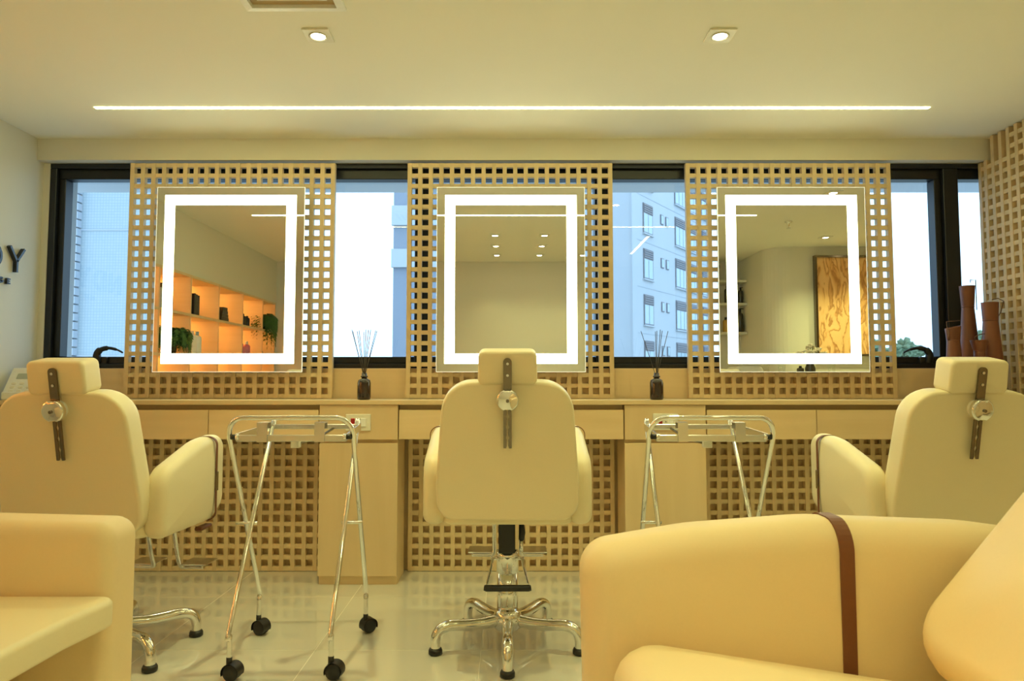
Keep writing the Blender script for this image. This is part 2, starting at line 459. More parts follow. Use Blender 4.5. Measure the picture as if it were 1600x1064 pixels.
# ------------------------------------------------------------------ worktop, drawers, cabinets
wt = MB().rbox(XL + 0.002, 2.517, 3.288, 3.544, ZT - 0.022, ZT, 0.002, 1).build('worktop', 'oak_across')
tag(wt, 'long pale oak worktop running under all the mirrors', 'worktop')
def drawer_unit(label, xs):
    c = (xs[0] + xs[-1]) / 2
    t = thing('drawer_unit', label, 'drawers', (c, 3.42, 0.69), 0, 'drawer units under the worktop')
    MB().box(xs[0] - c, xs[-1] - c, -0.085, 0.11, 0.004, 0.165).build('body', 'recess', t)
    for a, b2 in zip(xs[:-1], xs[1:]):
        MB().rbox(a - c + 0.0018, b2 - c - 0.0018, -0.118, -0.088, 0.0, 0.141, 0.0015, 1).build('drawer_front', 'oak_across', t)
drawer_unit('row of drawers under the worktop left of the left cabinet', [XL + 0.003, -1.975, -1.440, -0.908])
drawer_unit('pair of drawers under the worktop behind the middle chair', [-0.524, 0.018, 0.560])
drawer_unit('row of drawers under the worktop right of the right cabinet', [0.958, 1.488, 2.020, 2.515])
def cabinet(label, x0, x1):
    c = (x0 + x1) / 2; h = (x1 - x0) / 2
    t = thing('cabinet', label, 'cabinet', (c, 3.42, 0), 0, 'floor cabinets under the worktop')
    MB().box(-h + 0.002, h - 0.002, -0.095, 0.12, 0.05, 0.854).build('body', 'oak', t)
    MB().box(-h + 0.002, h - 0.002, -0.096, 0.12, 0.0, 0.05).build('plinth', 'oak_across', t)
    MB().rbox(-h, h, -0.116, -0.097, 0.044, 0.672, 0.0015, 1).build('door', 'oak', t)
    MB().rbox(-h, h, -0.122, -0.097, 0.689, 0.855, 0.0015, 1).build('front_panel', 'oak', t)
    return t
cabinet('narrow oak cabinet left of the middle chair', -0.904, -0.527)
cabinet('narrow oak cabinet right of the middle chair', 0.563, 0.953)
def socket(label, x, z):
    t = thing('socket_plate', label, 'socket', (x, 3.297, z), 0, 'socket plates')
    MB().rbox(-0.060, 0.060, -0.008, 0.0, -0.040, 0.040, 0.003, 2).build('plate', 'ivory_plastic', t)
    MB().rbox(-0.040, 0.042, -0.010, -0.007, -0.022, 0.022, 0.001, 1).build('insert', 'ivory_plastic', t)
    MB().rbox(-0.035, -0.015, -0.013, -0.009, -0.020, 0.020, 0.002, 1).build('red_switch', 'red_plastic', t)
    for dz in (0.012, 0.0, -0.012):
        MB().lathe([(0.0028, 0), (0.0028, 0.0015)], (-0.004 if dz else 0.001, -0.0112, dz), 8, 'y').build('pin_hole', 'black_plastic', t)
    MB().rbox(0.012, 0.038, -0.014, -0.009, -0.020, 0.020, 0.002, 1).build('rocker_switch', 'white_plastic', t)
socket('ivory socket with red switch on the left cabinet', -0.716, 0.772)
socket('ivory socket plate on the right cabinet behind the trolley', 0.757, 0.775)

# ------------------------------------------------------------------ lit mirrors
def lit_mirror(label, xc, tilt):
    W2, H2 = 0.379, 0.475
    t = thing('lit_mirror', label, 'mirror', (xc, YW - 0.003, 1.4925), 0, 'lit mirrors')
    t.rotation_euler = (R(tilt), 0, 0)
    MB().box(-0.33, 0.33, -0.060, 0.0, -0.42, 0.42).build('back_box', 'mirror_back', t)
    MB().box(-W2, W2, -0.066, -0.0602, -H2, H2).build('glass', 'mirror', t)
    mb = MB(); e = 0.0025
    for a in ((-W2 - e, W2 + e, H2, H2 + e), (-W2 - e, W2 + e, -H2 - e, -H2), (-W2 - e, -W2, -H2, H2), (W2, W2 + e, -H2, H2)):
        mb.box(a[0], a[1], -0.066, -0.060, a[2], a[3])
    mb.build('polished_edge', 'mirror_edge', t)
    o, i = 0.040, 0.092
    mb = MB(); y0, y1 = -0.0668, -0.0659
    mb.box(-W2 + o, W2 - o, y0, y1, H2 - i, H2 - o).box(-W2 + o, W2 - o, y0, y1, -H2 + o, -H2 + i)
    mb.box(-W2 + o, -W2 + i, y0, y1, -H2 + i, H2 - i).box(W2 - i, W2 - o, y0, y1, -H2 + i, H2 - i)
    mb.build('light_band', 'led_mirror', t)
lit_mirror('lit rectangular mirror reflecting the amber shelf niches', -1.427, 0.0)
lit_mirror('lit rectangular mirror behind the middle chair headrest', 0.017, 0.0)
lit_mirror('lit rectangular mirror reflecting the amber painting', 1.463, 0.0)

# ------------------------------------------------------------------ ceiling lights and vent
def strip(label, x0, x1, y0, y1):
    cx, cy = (x0 + x1) / 2, (y0 + y1) / 2
    t = thing('linear_light', label, 'light', (cx, cy, ZC), 0, 'linear ceiling lights')
    MB().box(x0 - cx, x1 - cx, y0 - cy, y1 - cy, -0.0022, -0.0005).build('diffuser', 'led_strip', t)
strip('long thin linear light in the ceiling nearest the windows', -1.934, 1.977, 3.124, 3.146)
strip('long thin linear light seen reflected across the mirrors', -1.978, 1.929, 1.71, 1.732)
strip('short linear light seen slanting in the window reflection', 1.239, 1.261, 0.50, 1.35)
def downlight(label, x, y, k=1.0):
    t = thing('downlight', label, 'downlight', (x, y, ZC), 0, 'square ceiling downlights')
    mb = MB(); a, b2 = 0.049, 0.031
    mb.rbox(-a, a, -a, a, -0.007, -0.0005, 0.0015, 1); mb.build('trim', 'ivory_plastic', t)
    MB().lathe([(b2, -0.0066), (b2 + 0.003, -0.0095), (b2 - 0.003, -0.0098), (b2 - 0.004, -0.0072)], seg=24).build('ring', 'ivory_plastic', t)
    MB().lathe([(b2 - 0.005, -0.0071), (0.018, -0.0086), (0.0, -0.0090)], seg=20).build('lens', 'led_spot', t)
    ld = bpy.data.lights.new('lamp', 'SPOT'); ld.energy = K_SPOT * k; ld.color = WARM
    ld.spot_size = R(105); ld.spot_blend = 0.9; ld.shadow_soft_size = 0.03
    lo = bpy.data.objects.new('lamp', ld); link(lo, t); lo.location = (0, 0, -0.014)
downlight('left square downlight above the foreground', -0.700, 2.456, 1.8); downlight('right square downlight above the foreground', 0.786, 2.456, 1.8)
for i, y in enumerate((1.006, 0.53, 0.054)):
    row = ('front', 'middle', 'rear')[i]
    downlight('left downlight of the %s reflected pair in the middle mirror' % row, -0.110, y, (0.40, 0.45, 0.45)[i])
    downlight('right downlight of the %s reflected pair in the middle mirror' % row, 0.326, y, (0.40, 0.45, 0.45)[i])
downlight('single downlight at the right edge of the middle mirror reflection', 0.765, 0.054, 0.5)
downlight('downlight at the top of the right mirror reflection', 2.213, 2.378, 0.8)
downlight('downlight near the painting in the right mirror reflection', 2.836, 0.926, 1.7)
downlight('added out of view downlight that brightens the painting', 3.34, 0.93, 2.4)  # extra lamp, added out of view only to brighten the painting
t = thing('ceiling_vent', 'square white air diffuser in the ceiling cut by the frame', 'vent', (-0.723, 2.105, ZC))
def frame_ring(mb, a, b2, z0, z1):
    for q in ((-a, a, b2, a), (-a, a, -a, -b2), (-a, -b2, -b2, b2), (b2, a, -b2, b2)): mb.box(q[0], q[1], q[2], q[3], z0, z1)
    return mb
def bevel_ring(mb, a, za, b2, zb):
    v = [(-a, -a, za), (a, -a, za), (a, a, za), (-a, a, za), (-b2, -b2, zb), (b2, -b2, zb), (b2, b2, zb), (-b2, b2, zb)]
    return mb.add(v, [(i, (i + 1) % 4, 4 + (i + 1) % 4, 4 + i) for i in range(4)])
bevel_ring(bevel_ring(bevel_ring(MB(), 0.170, -0.0005, 0.170, -0.012), 0.170, -0.012, 0.143, -0.016), 0.143, -0.016, 0.143, -0.0005).build('frame', 'white_plastic', t)
for k, a in enumerate((0.118, 0.085, 0.050)):
    bevel_ring(bevel_ring(MB(), a, -0.004, a - 0.018, -0.014), a - 0.018, -0.014, a - 0.022, -0.012).build('louvre', 'white_plastic', t)
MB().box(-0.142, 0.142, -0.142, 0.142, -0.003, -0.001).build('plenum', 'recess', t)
t = thing('sprinkler', 'small ceiling sprinkler seen in the right mirror', 'sprinkler', (2.263, 1.516, ZC))
MB().lathe([(0.03, -0.0005), (0.028, -0.008), (0.009, -0.01), (0.008, -0.035), (0.003, -0.04), (0.003, -0.05), (0.018, -0.052), (0.018, -0.054)], seg=16).build('head', 'chrome', t)

# ------------------------------------------------------------------ wall lettering
lt = thing('wall_sign', 'raised dark metal letters NDY and GE on the left wall', 'sign', (XL, 3.255, 1.514))
def letter(name, polys, th=0.02):
    mb = MB()
    for P in polys:
        n = len(P)
        mb.add([(0.006, p[0], p[1]) for p in P] + [(0.006 + th, p[0], p[1]) for p in P], [tuple(range(n)), tuple(range(n, 2 * n))] + [(i, (i + 1) % n, n + (i + 1) % n, n + i) for i in range(n)])
    mb.build(name, 'black_gloss', lt)
def bar(p, q, w):
    d = Vector(q) - Vector(p); nrm = Vector((-d.y, d.x)).normalized() * w / 2
    p, q = Vector(p), Vector(q)
    return [tuple(p + nrm), tuple(p - nrm), tuple(q - nrm), tuple(q + nrm)]
hL = 0.125; sw = 0.012
y0 = 0.095
letter('letter_y', [bar((y0, hL), (y0 + 0.05, 0.055), sw), bar((y0 + 0.10, hL), (y0 + 0.05, 0.055), sw), bar((y0 + 0.05, 0.062), (y0 + 0.05, 0), sw)])
d0 = -0.065; pts = []
outer = [(d0, 0), (d0, hL)] + [(d0 + 0.045 + 0.0625 * math.cos(R(a)), hL / 2 + hL / 2 * math.sin(R(a))) for a in range(90, -91, -10)]
inner = [(d0 + sw, sw), (d0 + sw, hL - sw)] + [(d0 + 0.045 + 0.0485 * math.cos(R(a)), hL / 2 + (hL / 2 - sw) * math.sin(R(a))) for a in range(90, -91, -10)]
letter('letter_d', [[outer[i], outer[(i + 1) % len(outer)], inner[(i + 1) % len(inner)], inner[i]] for i in range(len(outer))])
n0 = -0.225
letter('letter_n', [bar((n0, 0), (n0, hL), sw), bar((n0 + 0.1, 0), (n0 + 0.1, hL), sw), bar((n0, hL - 0.004), (n0 + 0.1, 0.004), sw)])
zb, hs, s2 = -0.066, 0.030, 0.008
letter('letter_e', [bar((0.094, zb), (0.094, zb + hs), s2), bar((0.094, zb + s2 / 2), (0.112, zb + s2 / 2), s2), bar((0.094, zb + hs / 2), (0.110, zb + hs / 2), s2), bar((0.094, zb + hs - s2 / 2), (0.112, zb + hs - s2 / 2), s2)], 0.012)
cg = (0.052, zb + hs / 2)
letter('letter_g', [bar((cg[0] + 0.012 * math.cos(R(a)), cg[1] + 0.012 * math.sin(R(a))), (cg[0] + 0.012 * math.cos(R(a + 35)), cg[1] + 0.012 * math.sin(R(a + 35))), s2) for a in range(40, 330, 30)] + [bar((cg[0] + 0.002, cg[1] - 0.001), (cg[0] + 0.015, cg[1] - 0.001), 0.006)], 0.012)

# ------------------------------------------------------------------ salon chairs
def salon_chair(label, x, y, rot, star, dz):
    t = thing('salon_chair', label, 'chair', (x, y, 0), rot, 'cream salon chairs')
    # base
    MB().lathe([(0.034, 0.060), (0.050, 0.066), (0.052, 0.112), (0.047, 0.126), (0.040, 0.132)], seg=28).build('hub', 'chrome', t)
    lp = smooth_path([(0.045, 0, 0.094), (0.10, 0, 0.089), (0.165, 0, 0.091), (0.215, 0, 0.095), (0.250, 0, 0.086), (0.268, 0, 0.060), (0.270, 0, 0.018)], 5)
    me = MB().tube(lp, [0.0215 - 0.004 * i / (len(lp) - 1) for i in range(len(lp))], 14).mesh('base_leg'); me.materials.append(MATS['chrome'])
    mf = MB().lathe([(0.020, 0.0), (0.025, 0.004), (0.025, 0.014), (0.021, 0.022)], (0.270, 0, 0), 18).mesh('foot_pad'); mf.materials.append(MATS['black_plastic'])
    for k in range(5):
        lg = share('base_leg', me, t); lg.rotation_euler.z = R(star + 72 * k) - rot
        share('foot_pad', mf, lg)
    MB().lathe([(0.039, 0.112), (0.039, 0.268)], seg=32).build('column', 'chrome', t)
    MB().lathe([(0.0405, 0.268), (0.0405, 0.318), (0.043, 0.326), (0.043, 0.342), (0.034, 0.342), (0.026, 0.330)], seg=32).build('collar', 'chrome', t)
    MB().lathe([(0.014, 0.325), (0.014, 0.40 + dz)], seg=16).build('piston', 'chrome', t)
    pd = MB().tube([(-0.062, 0.0, 0.315), (0.062, 0.0, 0.315)], 0.007, 10)
    for s in (-1, 1):
        pd.tube(smooth_path([(s * 0.054, 0.0, 0.315), (s * 0.056, -0.03, 0.310), (s * 0.074, -0.165, 0.258)]), 0.0055, 8)
    p = pd.build('pump_pedal', 'chrome', t)
    MB().tube([(-0.082, -0.168, 0.257), (-0.074, -0.168, 0.256), (0.074, -0.168, 0.256), (0.082, -0.168, 0.257)], [0.009, 0.0115, 0.0115, 0.009], 12).build('pedal_grip', 'black_plastic', p)
    # under-seat mechanism
    MB().rbox(-0.032, 0.028, -0.075, 0.045, 0.350 + dz, 0.490 + dz, 0.004, 1).build('mechanism_housing', 'black_plastic', t)
    MB().box(-0.085, 0.072, -0.085, -0.078, 0.474 + dz, 0.479 + dz).box(-0.085, -0.080, -0.085, -0.078, 0.462 + dz, 0.479 + dz).box(0.067, 0.072, -0.085, -0.078, 0.462 + dz, 0.479 + dz).build('bracket', 'black_plastic', t)
    lv = MB().tube([(0.05, -0.05, 0.47 + dz), (0.053, -0.055, 0.42 + dz), (0.050, -0.06, 0.395 + dz)], [0.008, 0.012, 0.010], 10).build('tilt_lever', 'black_plastic', t)
    MB().tube([(0.050, -0.06, 0.395 + dz), (0.050, -0.062, 0.355 + dz)], 0.007, 10).build('lever_tip', 'chrome', lv)
    MB().rbox(0.245, 0.275, 0.07, 0.15, 0.448 + dz, 0.462 + dz, 0.004, 1).build('recline_lever', 'brown_leather', t)
    # seat
    ol = round_poly([(-0.225, -0.222), (0.225, -0.222), (0.225, 0.27), (-0.225, 0.27)], 0.05)
    MB().puff(ol, 0.482 + dz, 0.590 + dz, 0.012, 0.035, lambda a, b2, c: (a, b2, c), 0, 0.012).build('seat', 'leather', t)
    # backrest frame of reference: rear bottom edge, leaning back
    th = R(11.0); oy, oz = -0.245, 0.500 + dz
    def T(a, b2, c): return (a, oy - b2 * math.sin(th) + c * math.cos(th), oz + b2 * math.cos(th) + c * math.sin(th))
    ol = round_poly([(0.205, 0.0), (0.238, 0.04), (0.242, 0.11), (0.212, 0.475), (-0.212, 0.475), (-0.242, 0.11), (-0.238, 0.04), (-0.205, 0.0)], [0.06, 0.06, 0.2, 0.105, 0.105, 0.2, 0.06, 0.06], 8)
    MB().puff(ol, 0.0, 0.105, 0.012, 0.05, T, 0.0, 0.01).build('backrest', 'leather', t)
    ol = round_poly([(-0.098, 0.468), (0.098, 0.468), (0.095, 0.578), (-0.095, 0.578)], 0.020)
    MB().puff(ol, -0.006, 0.085, 0.012, 0.019, T, 0.003, 0.004).build('headrest', 'leather', t)
    # headrest bar with slotted lower half
    def plate(P, c0, c1):
        n = len(P)
        return [T(p[0], p[1], c0) for p in P] + [T(p[0], p[1], c1) for p in P], [tuple(reversed(range(n))), tuple(range(n, 2 * n))] + [(i, (i + 1) % n, n + (i + 1) % n, n + i) for i in range(n)]
    up = round_poly([(-0.0135, 0.395), (0.0135, 0.395), (0.0135, 0.558), (-0.0135, 0.558)], [0.001, 0.001, 0.0132, 0.0132], 5)
    bm_ = MB().add(*plate(up, -0.017, -0.010))
    for s in (-1, 1):
        q = [(s * 0.0135, 0.258), (s * 0.0135, 0.40)]
        zz = [(s * (0.0024 if (k % 4) else 0.0052), 0.40 - k * 0.0089) for k in range(17)]
        P = q + zz
        if s < 0: P = list(reversed(P))
        bm_.add(*plate(P, -0.017, -0.012))
    hb = bm_.build('headrest_bar', 'dark_metal', t)
    for z in (0.540, 0.502):
        s0 = MB()
        c = Vector(T(0, z, -0.0175)); nv = (Vector(T(0, 0, -1)) - Vector(T(0, 0, 0))).normalized()
        s0.tube([c, c + nv * 0.002], 0.0045, 10).build('screw', 'chrome', hb)
    kn = [(0.037 * math.cos(R(a)) , 0.422 + 0.037 * math.sin(R(a)) - (0.004 if a in (80, 90, 100) else (-0.004 if a in (260, 270, 280) else 0))) for a in range(0, 360, 10)]
    kb = MB().puff(kn, -0.036, -0.018, 0.008, 0.002, T, 0.003, 0)
    kb.build('height_knob', 'chrome', t)
    MB().tube([T(0, 0.422, -0.043), T(0, 0.422, -0.036)], 0.0055, 10).build('knob_screw', 'dark_metal', t)
    ck = [(0.030 * math.cos(R(a)), 0.422 + 0.030 * math.sin(R(a))) for a in range(0, 360, 15)]
    MB().add(*plate(ck, -0.011, 0.0)).build('bar_guide', 'ivory_plastic', t)
    # arms
    prof = [(-0.215, 0.478 + dz), (0.125, 0.478 + dz), (0.212, 0.530 + dz), (0.212, 0.803 + dz), (0.04, 0.785 + dz), (-0.215, 0.700 + dz)]
    ol = round_poly(prof, [0.036, 0.07, 0.06, 0.055, 0.30, 0.09], 8)
    def zat(yy):
        zs = []
        for i in range(len(ol)):
            p, q = ol[i], ol[(i + 1) % len(ol)]
            if (p[0] - yy) * (q[0] - yy) <= 0 and abs(p[0] - q[0]) > 1e-9:
                zs.append(p[1] + (q[1] - p[1]) * (yy - p[0]) / (q[0] - p[0]))
        return min(zs), max(zs)
    for s in (-1, 1):
        am = MB().puff(ol, 0.216, 0.292, 0.028, 0.033, lambda a, b2, c: (s * c, a, b2), 0.004, 0.010).build('arm', 'leather', t)
        z0, z1 = zat(0.117)
        P = round_poly([(0.2135, z0 - 0.0012), (0.3035, z0 - 0.0012), (0.3035, z1 + 0.0012), (0.2135, z1 + 0.0012)], 0.034, 6)
        n = len(P); mb = MB(); cxp = sum(p[0] for p in P) / n; czp = sum(p[1] for p in P) / n
        vs = []
        for yy in (0.111, 0.123):
            vs += [(s * p[0], yy, p[1]) for p in P]
            vs += [(s * (cxp + (p[0] - cxp) * 0.96), yy, czp + (p[1] - czp) * 0.98) for p in P]
        fs = []
        for i in range(n):
            j = (i + 1) % n
            fs += [(i, j, 2 * n + j, 2 * n + i), (i, n + i, n + j, j), (2 * n + i, 2 * n + j, 3 * n + j, 3 * n + i)]
        sp = mb.add(vs, fs, False).build('strap', 'brown_leather', am)
        zm = (z0 + z1) / 2 - 0.01
        MB().rbox(s * 0.3038 if s > 0 else -0.3078, s * 0.3038 + 0.004 if s > 0 else -0.3038, 0.110, 0.124, zm - 0.035, zm + 0.035, 0.0012, 1).build('buckle', 'dark_metal', sp)
    # footrest
    fr = MB()
    for s in (-1, 1):
        fr.tube(smooth_path([(s * 0.055, 0.20, 0.485 + dz), (s * 0.055, 0.255, 0.46 + dz), (s * 0.055, 0.305, 0.30 + dz), (s * 0.057, 0.325, 0.255 + dz), (s * 0.075, 0.335, 0.245 + dz), (s * 0.15, 0.337, 0.245 + dz)]), 0.009, 10)
    f = fr.build('footrest_tubes', 'chrome', t)
    for s in (-1, 1):
        x0, x1 = sorted((s * 0.055, s * 0.165))
        MB().rbox(x0, x1, 0.315, 0.425, 0.254 + dz, 0.259 + dz, 0.002, 1).build('foot_plate', 'satin_steel', f)
    return t
salon_chair('cream salon chair in the centre facing the middle mirror', 0.000, 2.575, 0.0, -90, 0.0)
salon_chair('cream salon chair at the left, beside the white telephone', -1.412, 2.515, R(-3.5), -38, -0.033)
salon_chair('cream salon chair at the right, in front of the brown vases', 1.492, 2.53, R(2.5), -74, -0.030)

# ------------------------------------------------------------------ folding trolleys
def trolley(label, x, y, rz, mir):
    t = thing('folding_trolley', label, 'trolley', (x, y, 0), rz, 'chrome folding trolleys')
    m_ = mir
    def seg_path(xs, yb, yt, zt, arcs):
        return [(xs, yb, 0.062), (xs, yb, 0.15)] + arcs
    # outer frame: loop at the near top, feet at the far side
    xo, yt, zt = 0.212, -0.145, 0.846
    left = smooth_path([(-0.205, 0.205, 0.06), (-0.205, 0.205, 0.14), (-0.205, 0.195, 0.185), (-xo, -0.115, 0.775)], 6)
    arcl = [(-xo + 0.055 - 0.055 * math.cos(R(a)), -0.115 - 0.03 * math.sin(R(a)), 0.785 + 0.061 * math.sin(R(a))) for a in range(10, 91, 10)]
    arcr = [(-p[0], p[1], p[2]) for p in reversed(arcl)]
    right = [(-p[0], p[1], p[2]) for p in reversed([tuple(q) for q in left])]
    MB().tube([tuple(q) for q in left] + arcl + arcr + right, 0.0088, 10, sx=0.8).build('outer_frame', 'chrome', t)
    xi = 0.165
    l2 = smooth_path([(-xi, -0.200, 0.06), (-xi, -0.200, 0.14), (-xi, -0.190, 0.185), (-xi, 0.185, 0.770), (-xi + 0.004, 0.197, 0.795)], 6)
    mb = MB().tube([tuple(q) for q in l2], 0.0085, 10, sx=0.8).tube([(-q[0], q[1], q[2]) for q in l2], 0.0085, 10, sx=0.8)
    mb.build('inner_frame', 'chrome', t)
    # tray rails
    for s in (-1, 1):
        vs = [(s * 0.190, -0.122, 0.768), (s * 0.190, -0.122, 0.790), (s * 0.174, 0.205, 0.806), (s * 0.174, 0.205, 0.778)]
        q = [(p[0] + 0.004, p[1], p[2]) for p in vs]
        MB().add(vs + q, [(0, 1, 2, 3), (7, 6, 5, 4), (0, 4, 5, 1), (1, 5, 6, 2), (2, 6, 7, 3), (3, 7, 4, 0)]).build('side_rail', 'satin_steel', t)
        MB().tube([(s * 0.188, -0.120, 0.779), (s * 0.206, -0.120, 0.779)], 0.009, 10).build('rail_bushing', 'black_plastic', t)
        MB().tube([(s * 0.178, -0.120, 0.779), (s * 0.189, -0.120, 0.779)], 0.010, 10).build('rail_bolt', 'chrome', t)
        MB().tube([(s * 0.150, 0.003, 0.462), (s * 0.226, 0.003, 0.462)], 0.0055, 8).build('pivot_bolt', 'chrome', t)
        # clip
        xc = s * 0.098
        MB().box(xc - 0.017, xc + 0.017, -0.130, -0.126, 0.762, 0.826).box(xc - 0.017, xc + 0.017, -0.130, -0.085, 0.826, 0.829).box(xc - 0.017, xc + 0.017, -0.088, -0.085, 0.806, 0.8265).build('tray_clip', 'satin_steel', t)
    MB().rbox(-0.188, 0.188, -0.125, -0.118, 0.763, 0.786, 0.002, 1).box(-0.188, 0.188, -0.118, -0.10, 0.763, 0.765).build('near_rail', 'satin_steel', t)
    MB().rbox(-0.172, 0.172, 0.198, 0.206, 0.783, 0.802, 0.002, 1).build('far_rail', 'satin_steel', t)
    MB().rbox(-m_ * 0.005 - 0.015, -m_ * 0.005 + 0.015, -0.06, -0.03, 0.735, 0.760, 0.002, 1).build('latch_block', 'ivory_plastic', t)
    MB().tube([(-m_ * 0.005, -0.045, 0.748), (m_ * 0.06, 0.02, 0.765), (m_ * 0.07, 0.2, 0.785)], 0.005, 8).build('latch_rod', 'dark_metal', t)
    # castors
    for (cx, cy, an) in ((-0.205, 0.205, 68), (0.205, 0.205, 128), (-xi, -0.200, 80), (xi, -0.200, 84)):
        c = empty('castor', (0, 0, 0)); c.parent = t; c.location = (cx, cy, 0); c.rotation_euler.z = R(an)
        for s in (-1, 1):
            MB().lathe([(0.010, -0.007), (0.0245, -0.007), (0.027, -0.004), (0.027, 0.004), (0.0245, 0.007), (0.010, 0.007)], (s * 0.0115, -0.012, 0.0272), 22, 'x').build('wheel', 'black_plastic', c)
        hood = MB(); vs = []; sg = 12
        for xx in (-0.021, 0.021):
            for k in range(sg + 1):
                a = R(-20 + 220 * k / sg); vs.append((xx, -0.012 + 0.030 * math.cos(a), 0.0272 + 0.030 * math.sin(a)))
        hood.add(vs, [(k, k + 1, sg + 2 + k, sg + 1 + k) for k in range(sg)], True)
        hood.tube([(0, 0, 0.040), (0, 0, 0.072)], 0.0095, 10)
        hood.build('hood', 'black_plastic', c)
    return t
trolley('chrome folding trolley between the left and middle chairs', -0.748, 2.488, R(1.5), 1)
trolley('chrome folding trolley half hidden behind the right armchair', 0.705, 2.488, R(-1.5), -1)

# ------------------------------------------------------------------ foreground armchairs
def armchair_right():
    t = thing('armchair', 'large cream leather armchair with brown strap in the right foreground', 'armchair', (0.62, 1.04, 0), 0, 'foreground armchairs')
    ox, oy = 0.62, 1.04
    ol = round_poly([(1.20, 0.06), (1.20, 0.652), (0.92, 0.690), (0.60, 0.702), (0.36, 0.684), (0.145, 0.648), (0.155, 0.06)], [0.06, 0.06, 0.6, 0.6, 0.6, 0.065, 0.06], 8)
    for (c0, c1) in ((1.325, 1.465), (0.56, 0.70)):
        arm = MB().puff(ol, c0, c1, 0.055, 0.055, lambda a, b2, c: (a - ox, c - oy, b2), 0.004, 0.004).build('arm', 'sofa_leather', t)
        P = round_poly([(c0 - 0.006, 0.06), (c1 + 0.006, 0.06), (c1 + 0.006, 0.7035), (c0 - 0.006, 0.7035)], [0.002, 0.002, 0.058, 0.058], 8)
        n = len(P); vs = []; cxp = (c0 + c1) / 2
        for xx in (0.633, 0.660):
            vs += [(xx - ox, p[0] - oy, p[1]) for p in P]
            vs += [(xx - ox, cxp + (p[0] - cxp) * 0.94 - oy, p[1] - 0.004) for p in P]
        fs = []
        for i in range(n):
            j = (i + 1) % n
            fs += [(i, j, 2 * n + j, 2 * n + i), (i, n + i, n + j, j), (2 * n + i, 2 * n + j, 3 * n + j, 3 * n + i)]
        MB().add(vs, fs).build('strap', 'brown_leather', arm)
    ol = round_poly([(1.10, 0.60), (1.30, 0.60), (1.30, 1.43), (1.10, 1.43)], 0.07)
    MB().puff(ol, 0.05, 0.665, 0.01, 0.05, lambda a, b2, c: (a - ox, b2 - oy, c), 0, 0.005).build('back', 'sofa_leather', t)
    MB().rbox(0.22 - ox, 1.10 - ox, 0.70 - oy, 1.325 - oy, 0.07, 0.31, 0.02, 3).build('base', 'sofa_leather', t)
    for a in (0.24, 1.22):
        for b2 in (0.62, 1.40): MB().lathe([(0.02, 0), (0.024, 0.07)], (a - ox, b2 - oy, 0), 12).build('leg', 'black_plastic', t)
    ol = round_poly([(0.185, 0.695), (1.09, 0.695), (1.09, 1.328), (0.185, 1.328)], 0.10, 8)
    def F(a, b2, c):
        return (a - ox, b2 - oy, c - 0.15 * (a - 0.30))
    MB().puff(ol, 0.315, 0.495, 0.05, 0.085, F, 0, 0.045).build('seat_cushion', 'sofa_leather', t)
armchair_right()
# loose back cushion leaning on the right armchair's back
t = thing('cushion', 'plump cream cushion leaning in the right foreground armchair', 'cushion', (0.795, 1.00, 0.425))
an = R(49)
ol = round_poly([(-0.02, -0.27), (0.45, -0.27), (0.45, 0.27), (-0.02, 0.27)], 0.10, 8)
def FC(a, b2, c): return (-0.035 + a * math.cos(an) - c * math.sin(an), b2, 0.055 + a * math.sin(an) + c * math.cos(an))
MB().puff(ol, -0.02, 0.07, 0.040, 0.05, FC, 0.012, 0.035, 8).build('cover', 'sofa_leather', t)
MB().tube([FC(p[0], p[1], 0.018) for p in ol], 0.0025, 6, True).build('piping', 'sofa_leather', t)

def armchair_left():
    t = thing('armchair', 'cream leather armchair with flat seat in the left foreground', 'armchair', (-1.25, 1.05, 0), 0, 'foreground armchairs')
    ox, oy = -1.25, 1.05
    ol = round_poly([(-1.75, 0.05), (-0.780, 0.05), (-0.780, 0.690), (-1.05, 0.697), (-1.75, 0.705)], [0.035, 0.035, 0.04, 0.3, 0.05], 6)
    for (c0, c1) in ((1.36, 1.475), (0.64, 0.755)):
        MB().puff(ol, c0, c1, 0.03, 0.03, lambda a, b2, c: (a - ox, c - oy, b2), 0.0, 0.0).build('arm', 'sofa_leather', t)
    ol2 = round_poly([(-1.85, 0.64), (-1.70, 0.64), (-1.70, 1.475), (-1.85, 1.475)], 0.05)
    MB().puff(ol2, 0.05, 0.70, 0.01, 0.04, lambda a, b2, c: (a - ox, b2 - oy, c)).build('back', 'sofa_leather', t)
    ol3 = round_poly([(-1.70, 0.757), (-0.765, 0.757), (-0.772, 0.90), (-0.778, 1.06), (-0.772, 1.22), (-0.752, 1.358), (-1.70, 1.358)], [0.015, 0.03, 0.2, 0.2, 0.2, 0.03, 0.015], 5)
    MB().puff(ol3, 0.503, 0.556, 0.008, 0.012, lambda a, b2, c: (a - ox, b2 - oy, c)).build('seat', 'leather', t)
    ol4 = round_poly([(-1.70, 0.757), (-0.98, 0.757), (-0.90, 0.85), (-0.90, 1.27), (-0.98, 1.358), (-1.70, 1.358)], [0.015, 0.1, 0.1, 0.1, 0.1, 0.015], 5)
    MB().puff(ol4, 0.05, 0.503, 0.01, 0.004, lambda a, b2, c: (a - ox, b2 - oy, c)).build('base', 'sofa_leather', t)
    for a in (-0.87, -1.75):
        for b2 in (0.70, 1.42): MB().lathe([(0.02, 0), (0.024, 0.055)], (a - ox, b2 - oy, 0), 12).build('leg', 'black_plastic', t)
armchair_left()

